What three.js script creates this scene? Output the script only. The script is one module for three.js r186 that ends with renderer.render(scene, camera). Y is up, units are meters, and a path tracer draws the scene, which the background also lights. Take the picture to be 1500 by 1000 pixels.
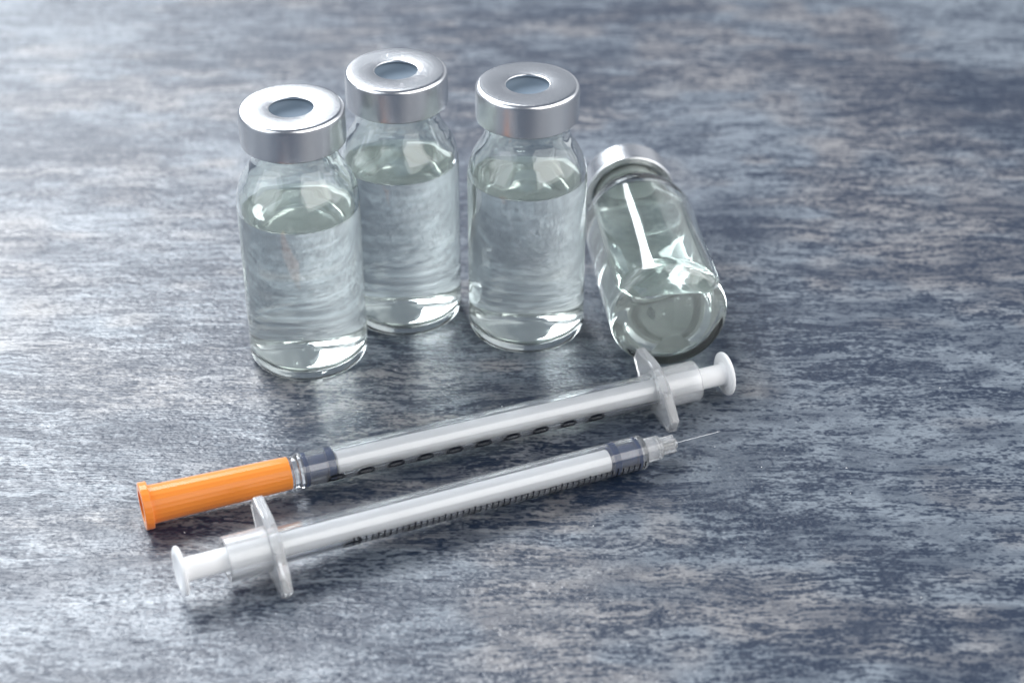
import * as THREE from 'three';
import { mergeGeometries } from 'three/addons/utils/BufferGeometryUtils.js';
import { FontLoader } from 'three/addons/loaders/FontLoader.js';
import { RectAreaLightUniformsLib } from 'three/addons/lights/RectAreaLightUniformsLib.js';

// ---------------------------------------------------------------- camera, light, exposure
const W = 1024, H = 682, MM = 0.001;
const scene = new THREE.Scene();
const camera = new THREE.PerspectiveCamera(21.56, W / H, 0.01, 20);
camera.position.set(0, 0.20953, 0);
camera.rotation.set(THREE.MathUtils.degToRad(-34.277), 0, 0);
camera.focus = 0.339;
camera.userData.fStop = 15;
scene.add(camera);

const renderer = new THREE.WebGLRenderer({ antialias: true });
renderer.setSize(W, H);
renderer.toneMapping = THREE.LinearToneMapping;
renderer.toneMappingExposure = 1.55;
renderer.shadowMap.enabled = true;

scene.background = new THREE.Color().setRGB(0.07, 0.085, 0.115);
RectAreaLightUniformsLib.init();
function softbox(name, azimuth, elevation, distance, w, h, color, intensity) {
  const a = THREE.MathUtils.degToRad(azimuth), e = THREE.MathUtils.degToRad(elevation);
  const l = new THREE.RectAreaLight(color, intensity, w, h);
  l.name = name;
  const c = new THREE.Vector3(0, 0.01, -0.29);
  l.position.set(Math.sin(a) * Math.cos(e), Math.sin(e), -Math.cos(a) * Math.cos(e)).multiplyScalar(distance).add(c);
  l.lookAt(c);
  scene.add(l);
  return l;
}
softbox('window_light', -27, 43, 1.6, 0.65, 0.85, new THREE.Color().setRGB(0.93, 0.965, 1.0), 11.0);
softbox('window_light_001', -60, 39, 1.6, 1.15, 1.05, new THREE.Color().setRGB(0.90, 0.955, 1.0), 3.1);
softbox('left_light', -114, 27, 1.6, 1.5, 1.5, new THREE.Color().setRGB(0.92, 0.96, 1.0), 1.5);
softbox('back_light', 34, 14, 1.9, 2.2, 0.9, new THREE.Color().setRGB(0.97, 0.985, 1.0), 0.35);
softbox('right_light', 84, 26, 1.6, 1.3, 1.4, new THREE.Color().setRGB(0.97, 0.985, 1.0), 1.3);
softbox('room_light', 130, 36, 1.7, 1.7, 1.3, new THREE.Color().setRGB(1.0, 0.985, 0.96), 2.4);

// ---------------------------------------------------------------- helpers
function hash(x, y, s) {
  let h = Math.imul(x, 374761393) ^ Math.imul(y, 668265263) ^ Math.imul(s, 1274126177);
  h = Math.imul(h ^ (h >>> 13), 1103515245); h ^= h >>> 16; h = Math.imul(h, 2246822519); h ^= h >>> 13;
  return (h >>> 0) / 4294967296;
}
let seed = 7;
const rnd = () => { seed = (Math.imul(seed, 1664525) + 1013904223) >>> 0; return seed / 4294967296; };
// periodic value noise: u, v in 0..1, nx and ny whole numbers of cells
const tables = new Map();
function table(nx, ny, s) {
  const k = nx + '_' + ny + '_' + s;
  if (!tables.has(k)) {
    const t = new Float32Array(nx * ny);
    for (let y = 0; y < ny; y++) for (let x = 0; x < nx; x++) t[y * nx + x] = hash(x, y, s);
    tables.set(k, t);
  }
  return tables.get(k);
}
function noise(u, v, nx, ny, s) {
  const t = table(nx, ny, s);
  u -= Math.floor(u); v -= Math.floor(v);
  const x = u * nx, y = v * ny;
  let x0 = Math.floor(x), y0 = Math.floor(y);
  let fx = x - x0, fy = y - y0;
  fx = fx * fx * fx * (fx * (fx * 6 - 15) + 10); fy = fy * fy * fy * (fy * (fy * 6 - 15) + 10);
  x0 %= nx; y0 %= ny;
  const x1 = (x0 + 1) % nx, y1 = (y0 + 1) % ny;
  const a = t[y0 * nx + x0], b = t[y0 * nx + x1], c = t[y1 * nx + x0], d = t[y1 * nx + x1];
  return a + (b - a) * fx + (c - a) * fy + (a - b - c + d) * fx * fy;
}
const smooth = (a, b, x) => { const t = Math.min(1, Math.max(0, (x - a) / (b - a))); return t * t * (3 - 2 * t); };

function put(name, geo, mat, parent, scaled = true) {
  const g = scaled ? geo.clone().scale(MM, MM, MM) : geo;
  const m = new THREE.Mesh(g, mat);
  m.name = name; m.castShadow = true; m.receiveShadow = true;
  parent.add(m);
  return m;
}
function thing(name, label, category, group) {
  const o = new THREE.Group(); o.name = name; o.userData = { label, category };
  if (group) o.userData.group = group;
  scene.add(o);
  return o;
}
// stand a group at p (mm) with its own +y along dir and +z as near to up as it can be
function place(o, p, dir) {
  const y = new THREE.Vector3(...dir).normalize(), z = new THREE.Vector3(0, 1, 0);
  const x = new THREE.Vector3().crossVectors(y, z).normalize();
  z.crossVectors(x, y).normalize();
  o.quaternion.setFromRotationMatrix(new THREE.Matrix4().makeBasis(x, y, z));
  o.position.set(p[0] * MM, p[1] * MM, p[2] * MM);
}
const V = (x, y) => new THREE.Vector2(x, y);
// a smooth profile through points
function spline(pts, n) { return new THREE.SplineCurve(pts.map((p) => V(p[0], p[1]))).getPoints(n).map((p) => [Math.max(p.x, 0), p.y]); }
function arc(cx, cy, r, a0, a1, n = 6) {
  const o = [];
  for (let i = 0; i <= n; i++) { const a = THREE.MathUtils.degToRad(a0 + (a1 - a0) * i / n); o.push([cx + r * Math.cos(a), cy + r * Math.sin(a)]); }
  return o;
}
// Surface of revolution round y. Walking the profile, the outside is on the right hand: (dy, -dr). Sharp corners are split. wob(angle, y, r) shifts the radius.
function revolve(pts, seg = 96, wob = null, crease = 35) {
  const P = [];
  for (const p of pts) if (!P.length || Math.hypot(p[0] - P[P.length - 1][0], p[1] - P[P.length - 1][1]) > 1e-4) P.push(p);
  const n = P.length, N = [];
  for (let i = 0; i < n - 1; i++) { const dr = P[i + 1][0] - P[i][0], dy = P[i + 1][1] - P[i][1], l = Math.hypot(dr, dy); N.push([dy / l, -dr / l]); }
  const pos = [], nor = [], idx = [];
  const cosC = Math.cos(THREE.MathUtils.degToRad(crease));
  const ring = (p, nn) => {
    const at = pos.length / 3;
    for (let k = 0; k <= seg; k++) {
      const a = (k % seg) / seg * Math.PI * 2, r = p[0] + (wob && p[0] > 0 ? wob(a, p[1], p[0]) : 0);
      pos.push(r * Math.cos(a), p[1], r * Math.sin(a)); nor.push(nn[0] * Math.cos(a), nn[1], nn[0] * Math.sin(a));
    }
    return at;
  };
  const avg = (a, b) => { const x = a[0] + b[0], y = a[1] + b[1], l = Math.hypot(x, y) || 1; return [x / l, y / l]; };
  let from = null;
  for (let i = 0; i < n - 1; i++) {
    const nA = i > 0 && N[i - 1][0] * N[i][0] + N[i - 1][1] * N[i][1] > cosC ? avg(N[i - 1], N[i]) : N[i];
    const nB = i < n - 2 && N[i + 1][0] * N[i][0] + N[i + 1][1] * N[i][1] > cosC ? avg(N[i + 1], N[i]) : N[i];
    const a = from !== null && nA !== N[i] ? from : ring(P[i], nA);
    const b = ring(P[i + 1], nB);
    for (let k = 0; k < seg; k++) {
      const p = a + k, q = a + k + 1, r = b + k, s = b + k + 1;
      if (P[i][0] > 1e-6) idx.push(p, r, q);
      if (P[i + 1][0] > 1e-6) idx.push(q, r, s);
    }
    from = b;
  }
  const g = new THREE.BufferGeometry();
  g.setAttribute('position', new THREE.Float32BufferAttribute(pos, 3));
  g.setAttribute('normal', new THREE.Float32BufferAttribute(nor, 3));
  g.setIndex(idx);
  if (wob) {
    g.computeVertexNormals();
    const m = g.attributes.normal, a = new THREE.Vector3(), b = new THREE.Vector3();
    for (let i = 0; i < m.count; i += seg + 1) { // one normal on both sides of the seam
      a.fromBufferAttribute(m, i).add(b.fromBufferAttribute(m, i + seg)).normalize();
      m.setXYZ(i, a.x, a.y, a.z); m.setXYZ(i + seg, a.x, a.y, a.z);
    }
  }
  return g;
}
// cut a geometry by f(x, y, z) = 0: [the part where f > 0, the part where f < 0]
function cut(geo, f) {
  const p = geo.attributes.position, nn = geo.attributes.normal, ix = geo.index, out = [{ p: [], n: [] }, { p: [], n: [] }];
  const vert = (i) => [p.getX(i), p.getY(i), p.getZ(i), nn.getX(i), nn.getY(i), nn.getZ(i)];
  for (let t = 0; t < ix.count; t += 3) {
    const v = [0, 1, 2].map((k) => vert(ix.getX(t + k))), d = v.map((q) => f(q[0], q[1], q[2]));
    for (const side of [0, 1]) {
      const s = side ? -1 : 1, poly = [];
      for (let k = 0; k < 3; k++) {
        const a = k, b = (k + 1) % 3;
        if (d[a] * s >= 0) poly.push(v[a]);
        if (d[a] * d[b] < 0) { const w = d[a] / (d[a] - d[b]); poly.push(v[a].map((x, j) => x + (v[b][j] - x) * w)); }
      }
      for (let k = 1; k + 1 < poly.length; k++) for (const q of [poly[0], poly[k], poly[k + 1]]) { out[side].p.push(q[0], q[1], q[2]); out[side].n.push(q[3], q[4], q[5]); }
    }
  }
  return out.map((o) => {
    const g = new THREE.BufferGeometry();
    g.setAttribute('position', new THREE.Float32BufferAttribute(o.p, 3));
    g.setAttribute('normal', new THREE.Float32BufferAttribute(o.n, 3));
    g.setIndex([...Array(o.p.length / 3).keys()]);
    return g;
  });
}

// ---------------------------------------------------------------- the table top
{
  // colour: one tile of 320 mm, worn grey-blue print with streaks along x
  const S = 2048, tile = 300, col = new Uint8Array(S * S * 4), rough = new Uint8Array(S * S * 4);
  const toS = (c) => Math.max(0, Math.min(255, 255 * (c <= 0.0031308 ? 12.92 * c : 1.055 * Math.pow(c, 1 / 2.4) - 0.055)));
  for (let j = 0; j < S; j++) {
    const v = j / S;
    for (let i = 0; i < S; i++) {
      const u = i / S;
      const wu = u + 0.010 * (noise(u, v, 24, 40, 3) - 0.5) + 0.004 * (noise(u, v, 80, 120, 4) - 0.5);
      const wv = v + 0.008 * (noise(u, v, 20, 32, 5) - 0.5) + 0.004 * (noise(u, v, 70, 120, 6) - 0.5);
      const big = 0.55 * noise(wu, wv, 5, 9, 11) + 0.45 * noise(wu, wv, 11, 23, 12);
      const mid = 0.35 * noise(wu, wv, 24, 62, 13) + 0.35 * noise(wu, wv, 58, 130, 14) + 0.3 * noise(wu, wv, 120, 250, 15);
      const fib = 0.35 * noise(u, wv, 26, 330, 29) + 0.3 * noise(u, wv, 50, 560, 16) + 0.35 * noise(u, wv, 130, 820, 17);
      const grit = 0.5 * noise(u, v, 330, 560, 18) + 0.5 * noise(u, v, 640, 1000, 19);
      const hair = smooth(0.66, 0.80, 0.5 * noise(u, wv, 18, 700, 35) + 0.5 * noise(u, wv, 46, 1000, 36)) * smooth(0.3, 0.7, noise(u, v, 9, 14, 37));
      const dark = smooth(0.66, 0.80, 0.5 * noise(u, wv, 14, 620, 38) + 0.5 * noise(u, wv, 36, 900, 39)) * smooth(0.3, 0.7, noise(u, v, 8, 12, 40));
      let t = 0.43 + 0.80 * (big - 0.5) + 0.70 * (mid - 0.5) + 1.25 * (fib - 0.5) + 1.1 * (grit - 0.5) + 0.30 * hair - 0.30 * dark;
      t = smooth(0.06, 0.98, t);
      const blot = smooth(0.52, 0.63, 0.28 * noise(wu, wv, 17, 40, 21) + 0.22 * noise(wu, wv, 50, 110, 22) + 0.25 * fib + 0.25 * grit) * smooth(0.35, 0.6, noise(u, v, 6, 9, 23));
      t *= 1 - 0.5 * blot;
      const pink = smooth(0.45, 0.75, 0.6 * noise(wu, wv, 7, 14, 24) + 0.4 * noise(wu, wv, 30, 60, 25)) * t;
      const r = 0.005 + t * 0.156 + pink * 0.046, g = 0.015 + t * 0.172 + pink * 0.016, b = 0.038 + t * 0.180 - pink * 0.010;
      const k = (j * S + i) * 4;
      col[k] = toS(r); col[k + 1] = toS(g); col[k + 2] = toS(b); col[k + 3] = 255;
      const ro = 0.40 + 0.10 * (noise(u, v, 40, 90, 26) - 0.5) + 0.06 * (1 - t);
      rough[k] = rough[k + 1] = rough[k + 2] = 255 * ro; rough[k + 3] = 255;
    }
  }
  const tex = (data, n, srgb, mm) => {
    const t = new THREE.DataTexture(data, n, n); t.wrapS = t.wrapT = THREE.RepeatWrapping; t.magFilter = THREE.LinearFilter;
    if (srgb) t.colorSpace = THREE.SRGBColorSpace;
    t.repeat.set(1000 / mm, 1000 / mm); t.needsUpdate = true;
    return t;
  };
  // relief: one tile of 90 mm, orange peel with fine brushed lines
  const B = 2048, bump = new Uint8Array(B * B * 4);
  for (let j = 0; j < B; j++) for (let i = 0; i < B; i++) {
    const u = i / B, v = j / B;
    const peel = 0.6 * noise(u, v, 110, 170, 31) + 0.4 * noise(u, v, 210, 330, 32);
    const line = 0.6 * noise(u, v, 28, 300, 33) + 0.4 * noise(u, v, 60, 460, 34);
    const h = 0.5 * peel + 0.5 * line, k = (j * B + i) * 4;
    bump[k] = bump[k + 1] = bump[k + 2] = 255 * h; bump[k + 3] = 255;
  }
  const mat = new THREE.MeshPhysicalMaterial({ name: 'worn_print', map: tex(col, S, true, tile), roughnessMap: tex(rough, S, false, tile), bumpMap: tex(bump, B, false, 90), bumpScale: 0.0002, roughness: 1, ior: 1.65, metalness: 0 });
  const g = new THREE.BoxGeometry(1.4, 0.03, 1.0);
  const p = g.attributes.position, uv = g.attributes.uv;
  for (let i = 0; i < p.count; i++) uv.setXY(i, p.getX(i) + 0.121, p.getZ(i) + p.getY(i) + 0.09);
  const t = put('table_top', g, mat, scene, false);
  t.position.set(0, -0.015, -0.38);
  t.userData = { kind: 'structure', label: 'worn grey blue table top with streaky scratched grain', category: 'table top' };
}

// ---------------------------------------------------------------- materials
// fine grain and a few scuffs of pressed aluminium
const grain = (() => {
  const n = 1024, d = new Uint8Array(n * n * 4);
  for (let j = 0; j < n; j++) for (let i = 0; i < n; i++) {
    const u = i / n, v = j / n, sc = smooth(0.80, 0.9, 0.6 * noise(u, v, 60, 22, 81) + 0.4 * noise(u, v, 500, 90, 82));
    const h = 0.55 * noise(u, v, 512, 512, 83) + 0.35 * noise(u, v, 170, 300, 84) - 0.5 * sc + 0.1, k = (j * n + i) * 4;
    d[k] = d[k + 1] = d[k + 2] = 255 * Math.max(0, Math.min(1, h)); d[k + 3] = 255;
  }
  const t = new THREE.DataTexture(d, n, n); t.wrapS = t.wrapT = THREE.RepeatWrapping; t.magFilter = THREE.LinearFilter; t.needsUpdate = true;
  return t;
})();
const M = {
  glass: new THREE.MeshPhysicalMaterial({ name: 'clear_glass', color: new THREE.Color().setRGB(0.945, 0.985, 0.966), roughness: 0, transmission: 1, thickness: 0.001, ior: 1.5, side: THREE.DoubleSide }),
  wet: new THREE.MeshPhysicalMaterial({ name: 'liquid_against_glass', color: new THREE.Color().setRGB(0.97, 0.995, 0.985), roughness: 0, transmission: 0.88, thickness: 0.001, ior: 1.125, side: THREE.DoubleSide }),
  water: new THREE.MeshPhysicalMaterial({ name: 'liquid_surface', color: new THREE.Color().setRGB(0.92, 1.0, 0.945), roughness: 0, transmission: 0.86, thickness: 0.001, ior: 1.333, side: THREE.DoubleSide }),
  aluminium: new THREE.MeshPhysicalMaterial({ name: 'satin_aluminium', color: new THREE.Color().setRGB(0.73, 0.74, 0.755), roughness: 0.27, metalness: 1, bumpMap: grain, bumpScale: 0.000012 }),
  stopper: new THREE.MeshStandardMaterial({ name: 'grey_rubber', color: new THREE.Color().setRGB(0.12, 0.165, 0.215), roughness: 0.7 }),
  plug: new THREE.MeshStandardMaterial({ name: 'pale_coated_rubber', color: new THREE.Color().setRGB(0.52, 0.56, 0.55), roughness: 0.5 }),
  barrel: new THREE.MeshPhysicalMaterial({ name: 'clear_plastic', color: new THREE.Color().setRGB(0.965, 0.98, 0.995), roughness: 0.04, transmission: 0.952, thickness: 0.001, ior: 1.49, side: THREE.DoubleSide }),
  milky: new THREE.MeshPhysicalMaterial({ name: 'milky_plastic', color: new THREE.Color().setRGB(0.96, 0.97, 0.98), roughness: 0.18, transmission: 0.8, thickness: 0.001, ior: 1.49, side: THREE.DoubleSide }),
  white: new THREE.MeshPhysicalMaterial({ name: 'white_plastic', color: new THREE.Color().setRGB(0.9, 0.9, 0.9), roughness: 0.95, transmission: 0.16, thickness: 0, clearcoat: 0.4, clearcoatRoughness: 0.3, side: THREE.DoubleSide }),
  orange: new THREE.MeshPhysicalMaterial({ name: 'orange_plastic', color: new THREE.Color().setRGB(0.90, 0.32, 0.022), roughness: 0.95, transmission: 0.4, thickness: 0, clearcoat: 0.7, clearcoatRoughness: 0.2, side: THREE.DoubleSide }),
  rubber: new THREE.MeshPhysicalMaterial({ name: 'navy_rubber', color: new THREE.Color().setRGB(0.003, 0.026, 0.10), roughness: 0.6 }),
  ink: new THREE.MeshPhysicalMaterial({ name: 'black_ink', color: new THREE.Color().setRGB(0.008, 0.010, 0.016), roughness: 0.95, specularIntensity: 0.3, side: THREE.DoubleSide }),
  steel: new THREE.MeshPhysicalMaterial({ name: 'needle_steel', color: new THREE.Color().setRGB(0.85, 0.87, 0.9), roughness: 0.18, metalness: 1 }),
};

// ---------------------------------------------------------------- vials (mm, standing on y = 0)
const outerProfile = [
  ...spline([[0, 0.7], [5, 0.55], [8.0, 0.2], [9.2, 0.02], [10.1, 0.07], [11.0, 0.42], [11.68, 1.15], [11.95, 2.1], [12, 3.1]], 44),
  [12, 10], [12, 20], [12, 30],
  ...spline([[12, 35.5], [11.86, 37.6], [11.3, 39.8], [10.3, 41.9], [9.2, 43.6], [8.55, 45.2], [8.28, 46.6], [8.25, 48]], 40),
  [8.25, 49.4], [9.5, 49.8], [9.5, 52.9], [6.4, 52.9],
];
const innerProfile = [ // top to bottom
  [6.4, 52.9], [6.4, 48.2],
  ...spline([[6.4, 47.6], [6.55, 46.2], [7.0, 44.7], [7.9, 43.0], [9.1, 41.2], [10.1, 39.4], [10.72, 37.4], [10.9, 35.4]], 40),
  [10.9, 30], [10.9, 20], [10.9, 10],
  ...spline([[10.9, 5.2], [10.72, 3.9], [10.1, 2.7], [9.0, 1.95], [7.6, 1.65], [5, 1.75], [2.5, 1.95], [0, 2.0]], 30),
];
// drawn tubing is never quite round or even: the wall wanders by some hundredths of a millimetre
const waver = (s, body = 0.05) => (a, y, r) => {
  const u = a / (2 * Math.PI), sh = smooth(34, 41, y) * (1 - smooth(47, 49, y)), ba = 1 - smooth(2.5, 6, y);
  return (r / 12) * (body * (noise(u, y / 60, 6, 9, s) - 0.5) + (0.05 + 0.22 * sh + 0.12 * ba) * (noise(u, y / 60, 11, 24, s + 1) - 0.5));
};
const tubing = (s, amp = 0.03) => (a, y, r) => r > 11.5 && y > 4 && y < 35 ? amp * smooth(4, 9, y) * (1 - smooth(30, 35, y)) * (noise(a / (2 * Math.PI), y / 60, 7, 6, s) - 0.5) : 0;
function crimpCap(o) {
  const profile = [
    [8.55, 49.25], ...arc(9.75, 49.35, 0.36, -90, 0, 4).map(([x, y]) => [x, y]),
    [10.12, 50.5], [10.13, 54.5], ...arc(9.2, 55.12, 0.93, 0, 84, 10), [8.5, 56.07], [7.2, 56.08], [5.6, 56.0], [5, 55.95],
    ...arc(4.45, 55.65, 0.25, 80, 180, 6), [4.2, 55.45], [4.6, 55.3], [9.4, 55.1], [9.62, 54.6], [9.62, 49.75], [8.55, 49.6], [8.55, 49.25],
  ];
  const cap = revolve(profile, 128, (a, y, r) => r > 9.9 && y < 50.4 ? 0.05 * (noise(a / (2 * Math.PI), 0.5, 22, 2, 90) - 0.5) : 0), uv = [], p = cap.attributes.position;
  for (let i = 0; i < p.count; i++) uv.push((i % 129) / 128, (p.getY(i) - Math.hypot(p.getX(i), p.getZ(i))) / 60);
  cap.setAttribute('uv', new THREE.Float32BufferAttribute(uv, 2));
  put('crimp_cap', cap, M.aluminium, o);
  const st = put('rubber_stopper', revolve([[6.3, 52.95], [9.3, 52.98], [9.3, 55.0], [4.6, 55.15], ...spline([[4.3, 54.9], [3.6, 54.2], [2.2, 53.75], [0, 53.6]], 12)], 64), M.stopper, o);
  put('stopper_plug', revolve([[0, 48.2], ...arc(5.6, 48.9, 0.7, -90, 0, 4), [6.3, 52.95], [0, 52.95]], 64), M.plug, st);
}
const grouped = (geos) => mergeGeometries(geos.map((g) => { const h = g.toNonIndexed(); h.deleteAttribute('uv'); return h; }), true);
function vial(label, x, z, turn, level, s) {
  const o = thing('glass_vial', label, 'vial', 'clear vials of liquid');
  const climb = 0.75;
  const at = innerProfile.findIndex((p) => p[1] < level + climb), a = innerProfile[at - 1], b = innerProfile[at];
  const w = (a[1] - level - climb) / (a[1] - b[1]), edge = [a[0] + (b[0] - a[0]) * w, level + climb];
  const wv = waver(s);
  const dry = [...innerProfile.slice(0, at), edge], wet = [edge, ...innerProfile.slice(at)];
  // outer surface and dry inner wall bound the glass; the wet wall is the face between glass and liquid
  put('glass_body', mergeGeometries([revolve(outerProfile, 128, tubing(s + 5)), revolve(dry, 128, wv)]), M.glass, o);
  const top = [edge];
  for (let i = 1; i <= 16; i++) { const d = 3.2 * i / 16; top.push([edge[0] - d, level + climb * Math.exp(-d / 0.75)]); }
  top.push([4, level], [0, level]);
  const surf = revolve(top, 128, (t, y, r) => r > edge[0] - 0.01 ? wv(t, y, r) : 0);
  const liquid = new THREE.Mesh(grouped([revolve(wet, 128, wv), surf]).scale(MM, MM, MM), [M.wet, M.water]);
  liquid.name = 'liquid'; liquid.castShadow = liquid.receiveShadow = true; o.add(liquid);
  crimpCap(o);
  o.position.set(x * MM, 0, z * MM); o.rotation.y = turn;
  return o;
}
vial('upright clear vial with silver crimp cap, nearest the orange needle cap, at the left', -41.67, -303.87, 0.4, 34.0, 41).name = 'glass_vial';
vial('upright clear vial with silver crimp cap, farthest back, between the other two upright vials', -22.75, -319.9, 2.1, 35.6, 51).name = 'glass_vial_001';
vial('upright clear vial with silver crimp cap, directly beside the toppled vial', 3.0, -313.6, 4.0, 35.6, 61).name = 'glass_vial_002';

// the vial that lies on its side: the liquid lies level along it
{
  const o = thing('glass_vial_003', 'clear vial lying on its side with its thick round base facing out', 'vial', 'clear vials of liquid');
  const d = 4.6, climb = 0.55, f = (x, y, z) => z - (d + climb);
  const wv = waver(71, 0.3), [dry, wet] = cut(revolve(innerProfile, 128, wv), f);
  const outer = revolve(outerProfile, 128, tubing(76, 0.17));
  put('glass_body', mergeGeometries([outer, dry].map((g) => g.toNonIndexed())), M.glass, o);
  // the free surface, curled up where it meets the wall
  const R = (y) => { for (let i = 1; i < innerProfile.length; i++) { const a = innerProfile[i - 1], b = innerProfile[i]; if (a[1] >= y && b[1] <= y && a[1] > b[1]) return a[0] + (b[0] - a[0]) * (a[1] - y) / (a[1] - b[1]); } return 0; };
  const ys = [], top = d + climb, y0 = 1.75, y1 = 48.0;
  for (let i = 0; i <= 90; i++) { const k = i / 90, e = k < 0.5 ? 2 * k * k : 1 - 2 * (1 - k) * (1 - k); ys.push(y0 + (y1 - y0) * e); }
  const us = []; for (let i = 0; i <= 40; i++) us.push(Math.sin((i / 40 - 0.5) * Math.PI));
  const pos = [], idx = [];
  for (const y of ys) {
    const w = Math.sqrt(Math.max(0, R(y) ** 2 - top * top));
    for (const u of us) { const q = Math.min(w * (1 - Math.abs(u)), y - y0, y1 - y); pos.push(u * w, y, d + climb * Math.exp(-Math.max(q, 0) / 0.8)); }
  }
  const m = us.length;
  for (let i = 0; i + 1 < ys.length; i++) for (let k = 0; k + 1 < m; k++) { const a = i * m + k; idx.push(a, a + 1, a + m, a + 1, a + m + 1, a + m); }
  const surf = new THREE.BufferGeometry();
  surf.setAttribute('position', new THREE.Float32BufferAttribute(pos, 3)); surf.setIndex(idx); surf.computeVertexNormals();
  const liquid = new THREE.Mesh(grouped([wet, surf]).scale(MM, MM, MM), [M.wet, M.water]);
  liquid.name = 'liquid'; liquid.castShadow = liquid.receiveShadow = true; o.add(liquid);
  crimpCap(o);
  place(o, [31.5, 12.02, -297.6], [-0.107, 0, -0.994]);
}

// tiny air bubbles that cling inside
function bubbles(o, spots) {
  const gs = spots.map(([x, y, z, r]) => {
    const g = new THREE.SphereGeometry(r, 16, 12), ix = g.index, n = g.attributes.normal;
    for (let i = 0; i < ix.count; i += 3) { const a = ix.getX(i); ix.setX(i, ix.getX(i + 1)); ix.setX(i + 1, a); }   // the liquid is outside
    for (let i = 0; i < n.count; i++) n.setXYZ(i, -n.getX(i), -n.getY(i), -n.getZ(i));
    g.translate(x, y, z);
    return g;
  });
  put('bubbles', mergeGeometries(gs), M.water, o).userData.kind = 'stuff';
}
for (const n of ['glass_vial', 'glass_vial_001', 'glass_vial_002']) {
  const o = scene.getObjectByName(n), list = [];
  for (let i = 0; i < 9; i++) { const a = rnd() * 6.28, r = 5 + 3.2 * rnd(), b = 0.12 + 0.22 * rnd() * rnd(); list.push([r * Math.cos(a), 2.15 + b + (rnd() < 0.3 ? 0.6 : 0), r * Math.sin(a), b]); }
  bubbles(o, list);
}
{
  const list = [];
  for (let i = 0; i < 16; i++) { const b = 0.13 + 0.3 * rnd() * rnd(), x = (rnd() - 0.5) * 15; list.push([x, 2.15 + b + rnd() * 3.5, 3.6 - Math.abs(rnd() * rnd() * 9), b]); }
  bubbles(scene.getObjectByName('glass_vial_003'), list);
}

// ---------------------------------------------------------------- syringes (mm; own +y runs from needle to thumb rest)
const font = await new FontLoader().loadAsync('fonts/droid/droid_sans_bold.typeface.json');
function scaleMarks(side, centre) {
  // centre + side * phi is the angle from the top towards the viewer
  const R = 3.27, geos = [], parts = [];
  const at = (phi, s, r = R) => { const th = centre + side * phi, c = side < 0 ? 1 : -1; return [c * r * Math.sin(th), s, r * Math.cos(th)]; };
  const deg = Math.PI / 180;
  const strip = (p0, p1, s, w) => {
    const pos = [], idx = [], n = 10;
    for (let i = 0; i <= n; i++) { const p = p0 + (p1 - p0) * i / n; pos.push(...at(p, s - w / 2), ...at(p, s + w / 2)); }
    for (let i = 0; i < n; i++) idx.push(2 * i, 2 * i + 1, 2 * i + 2, 2 * i + 1, 2 * i + 3, 2 * i + 2);
    const g = new THREE.BufferGeometry(); g.setAttribute('position', new THREE.Float32BufferAttribute(pos, 3)); g.setIndex(idx); g.computeVertexNormals();
    return g;
  };
  const ticks = [], numbers = [];
  for (let k = 0; k <= 50; k++) ticks.push(strip((k % 5 ? -85 : -89) * deg, (k % 5 ? -50 : -38) * deg, 0.85 + 1.15 * k, 0.3));
  for (let k = 1; k <= 10; k++) {
    const g = new THREE.ShapeGeometry(font.generateShapes(String(10 * k), 3.3), 5);
    g.computeBoundingBox();
    const b = g.boundingBox, cx = b.max.x - 1.8, cy = (b.min.y + b.max.y) / 2, p = g.attributes.position;
    for (let i = 0; i < p.count; i++) { const q = at((p.getX(i) - cx) * 0.95 / R, 0.85 + 5.75 * k - (p.getY(i) - cy)); p.setXYZ(i, ...q); }
    g.computeVertexNormals(); g.deleteAttribute('uv');
    numbers.push(g);
  }
  return [mergeGeometries(ticks), mergeGeometries(numbers)];
}
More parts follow.
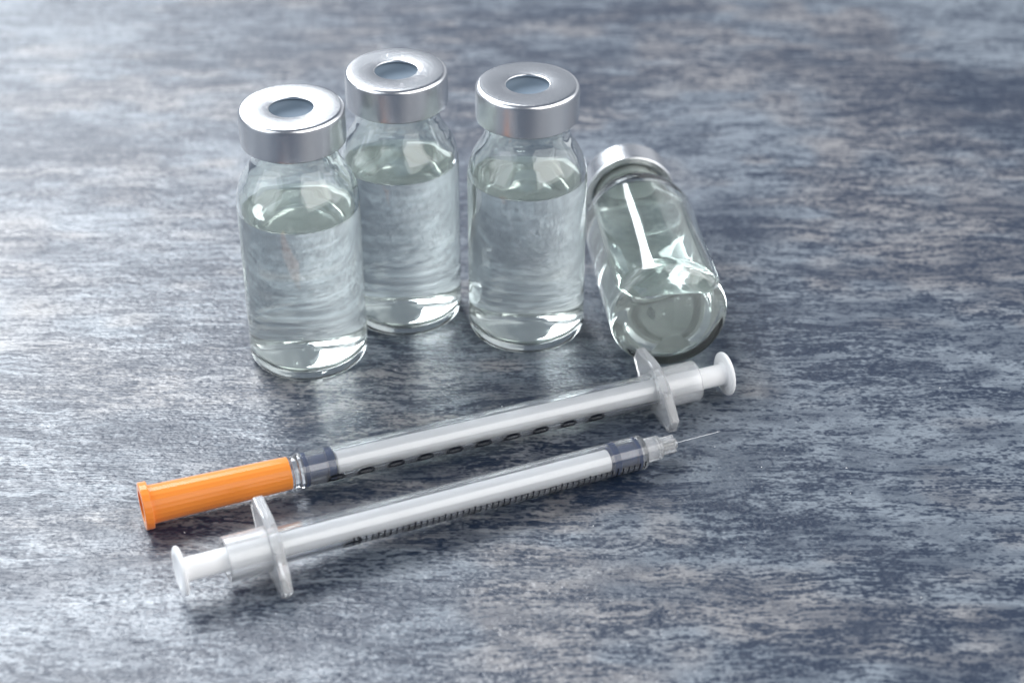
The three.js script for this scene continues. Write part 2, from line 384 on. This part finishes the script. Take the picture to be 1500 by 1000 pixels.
function syringe(name, label, p0, p1, side, centre, tilt, pull = 0) {
  const o = thing(name, label, 'syringe', 'clear insulin syringes');
  put('barrel', revolve([[0, 0], ...arc(2.95, 0.3, 0.3, -90, 0, 4), [3.25, 1], [3.25, 20], [3.25, 45], [3.25, 71.6], [2.55, 71.6], [2.55, 45], [2.55, 20], [2.55, 0.8], [0, 0.8]], 96), M.barrel, o);
  // finger flange: a lozenge with cut ends
  const s = new THREE.Shape();
  const L = 9.2, e = 1.5, wd = 4.5;
  s.moveTo(-L, -e); s.lineTo(-4.2, -wd + 0.5); s.quadraticCurveTo(0, -wd - 0.9, 4.2, -wd + 0.5); s.lineTo(L, -e); s.lineTo(L, e); s.lineTo(4.2, wd - 0.5); s.quadraticCurveTo(0, wd + 0.9, -4.2, wd - 0.5); s.lineTo(-L, e); s.closePath();
  s.holes.push(new THREE.Path().absarc(0, 0, 2.6, 0, Math.PI * 2, true));
  const fl = new THREE.ExtrudeGeometry(s, { depth: 1.3, bevelEnabled: true, bevelThickness: 0.35, bevelSize: 0.35, bevelOffset: -0.35, bevelSegments: 3, curveSegments: 24 });
  fl.rotateZ(tilt); fl.rotateX(-Math.PI / 2); fl.translate(0, 71.6, 0); fl.deleteAttribute('uv');
  put('flange', fl, M.milky, o);
  put('sleeve', revolve([[3.15, 73.25], [4.0, 73.25], [4.0, 80.2], ...arc(3.8, 80.4, 0.2, 0, 90, 3), ...arc(3.35, 80.4, 0.2, 90, 180, 3), [3.15, 80.2], [3.15, 73.25]], 72), M.milky, o);
  const rod = put('plunger_rod', revolve([[0, 7.3], [1.75, 7.3], ...arc(1.8, 7.6, 0.3, -60, 0, 3), [2.1, 20], [2.1, 50], [2.1, 86.2 + pull], [2.5, 86.7 + pull], [0, 86.75 + pull]], 48), M.white, o);
  put('thumb_rest', revolve([[0, 86.6], [3.9, 86.65], ...arc(4.0, 87.05, 0.4, -80, 80, 8), [3.1, 87.55], [2.9, 87.42], [0, 87.5]].map(([r, y]) => [r, y + pull]), 64), M.white, rod);
  const seal = [[0, 0.95]];
  const ring = (s0, s1) => seal.push([2.3, s0], ...arc(2.4, s0 + 0.2, 0.17, -80, 0, 3), ...arc(2.4, s1 - 0.2, 0.17, 0, 80, 3), [2.3, s1]);
  seal.push([1.5, 0.85]); ring(1.0, 2.0); seal.push([2.12, 2.15], [2.12, 5.25]); ring(5.4, 7.0); seal.push([1.8, 7.2], [0, 7.25]);
  put('plunger_seal', revolve(seal, 64), M.rubber, o);
  const [ticks, numbers] = scaleMarks(side, centre);
  put('scale_lines', ticks, M.ink, o); put('scale_numbers', numbers, M.ink, o);
  place(o, p0, [p1[0] - p0[0], p1[1] - p0[1], p1[2] - p0[2]]);
  return o;
}
const deg = Math.PI / 180;
// capped syringe
{
  const o = syringe('insulin_syringe', 'clear syringe with orange needle cap, plunger pointing right, lying nearer the vials', [-39.51, 4.45, -258.62], [28.03, 4.8, -283.76], -1, 122 * deg, 20 * deg);
  put('needle_hub', revolve([[0, -3.4], [2.5, -3.4], [2.5, -1.1], ...arc(2.7, -0.85, 0.25, -90, 0, 3), [2.95, 0.02], [0, 0.02]], 64), M.barrel, o);
  const flute = (a, y, r) => r > 2.95 && y < -2 ? 0.02 * Math.sin(a * 24) : 0;
  put('needle_cap', revolve([[2.55, -1.5], ...arc(2.85, -1.65, 0.2, 90, 0, 3).reverse().reverse(), [3.08, -3], [3.2, -10], [3.35, -18], [3.5, -26.2], [3.56, -27.1], ...arc(4.15, -27.35, 0.2, 90, 0, 3), [4.35, -28.4], ...arc(4.15, -28.5, 0.2, 0, -90, 3), [2.9, -28.7], [2.8, -27], [2.6, -4], [2.55, -1.5]].reverse(), 144, flute), M.orange, o);
}
// uncapped syringe
{
  const o = syringe('insulin_syringe_001', 'clear syringe with bare needle on the right and plunger pointing left, lying in front', [24.31, 3.5, -265.67], [-41.38, 5.6, -236.07], 1, 174 * deg, -30 * deg, 1.4);
  const hub = put('needle_hub', revolve([[0, -3.7], [2.0, -3.7], ...arc(2.05, -3.4, 0.25, -60, 0, 3), [2.35, -0.4], [2.7, -0.1], [2.7, 0.02], [0, 0.02]], 64), M.milky, o);
  // ribbed tip of the hub
  const ribs = [revolve([[0, -7.4], [0.55, -7.4], [0.95, -7.0], [1.25, -3.65], [0, -3.65]], 40)];
  for (let k = 0; k < 4; k++) { const b = new THREE.BoxGeometry(3.5, 2.9, 0.55); b.deleteAttribute('uv'); b.translate(0, -5.2, 0); b.rotateY(k * Math.PI / 4 + 0.3); ribs.push(b); }
  put('hub_tip', mergeGeometries(ribs.map((g) => g.index ? g : g)), M.milky, hub);
  put('needle', revolve([[0, -16.9], [0.01, -16.85], [0.045, -16.2], [0.045, -7], [0, -7]], 12), M.steel, o);
}

// grains of dust on the table
{
  const gs = [];
  for (let i = 0; i < 60; i++) {
    const g = new THREE.IcosahedronGeometry(0.05 + 0.11 * rnd() * rnd(), 0), z = -225 - 230 * rnd(), x = (rnd() - 0.5) * -0.62 * z;
    g.scale(1 + rnd(), 0.7, 1); g.rotateY(rnd() * 6); g.translate(x, 0.05, z); gs.push(g);
  }
  const d = put('dust', mergeGeometries(gs), M.white, scene);
  d.userData = { kind: 'stuff', label: 'tiny pale grains of dust scattered over the table top', category: 'dust' };
}

renderer.render(scene, camera);
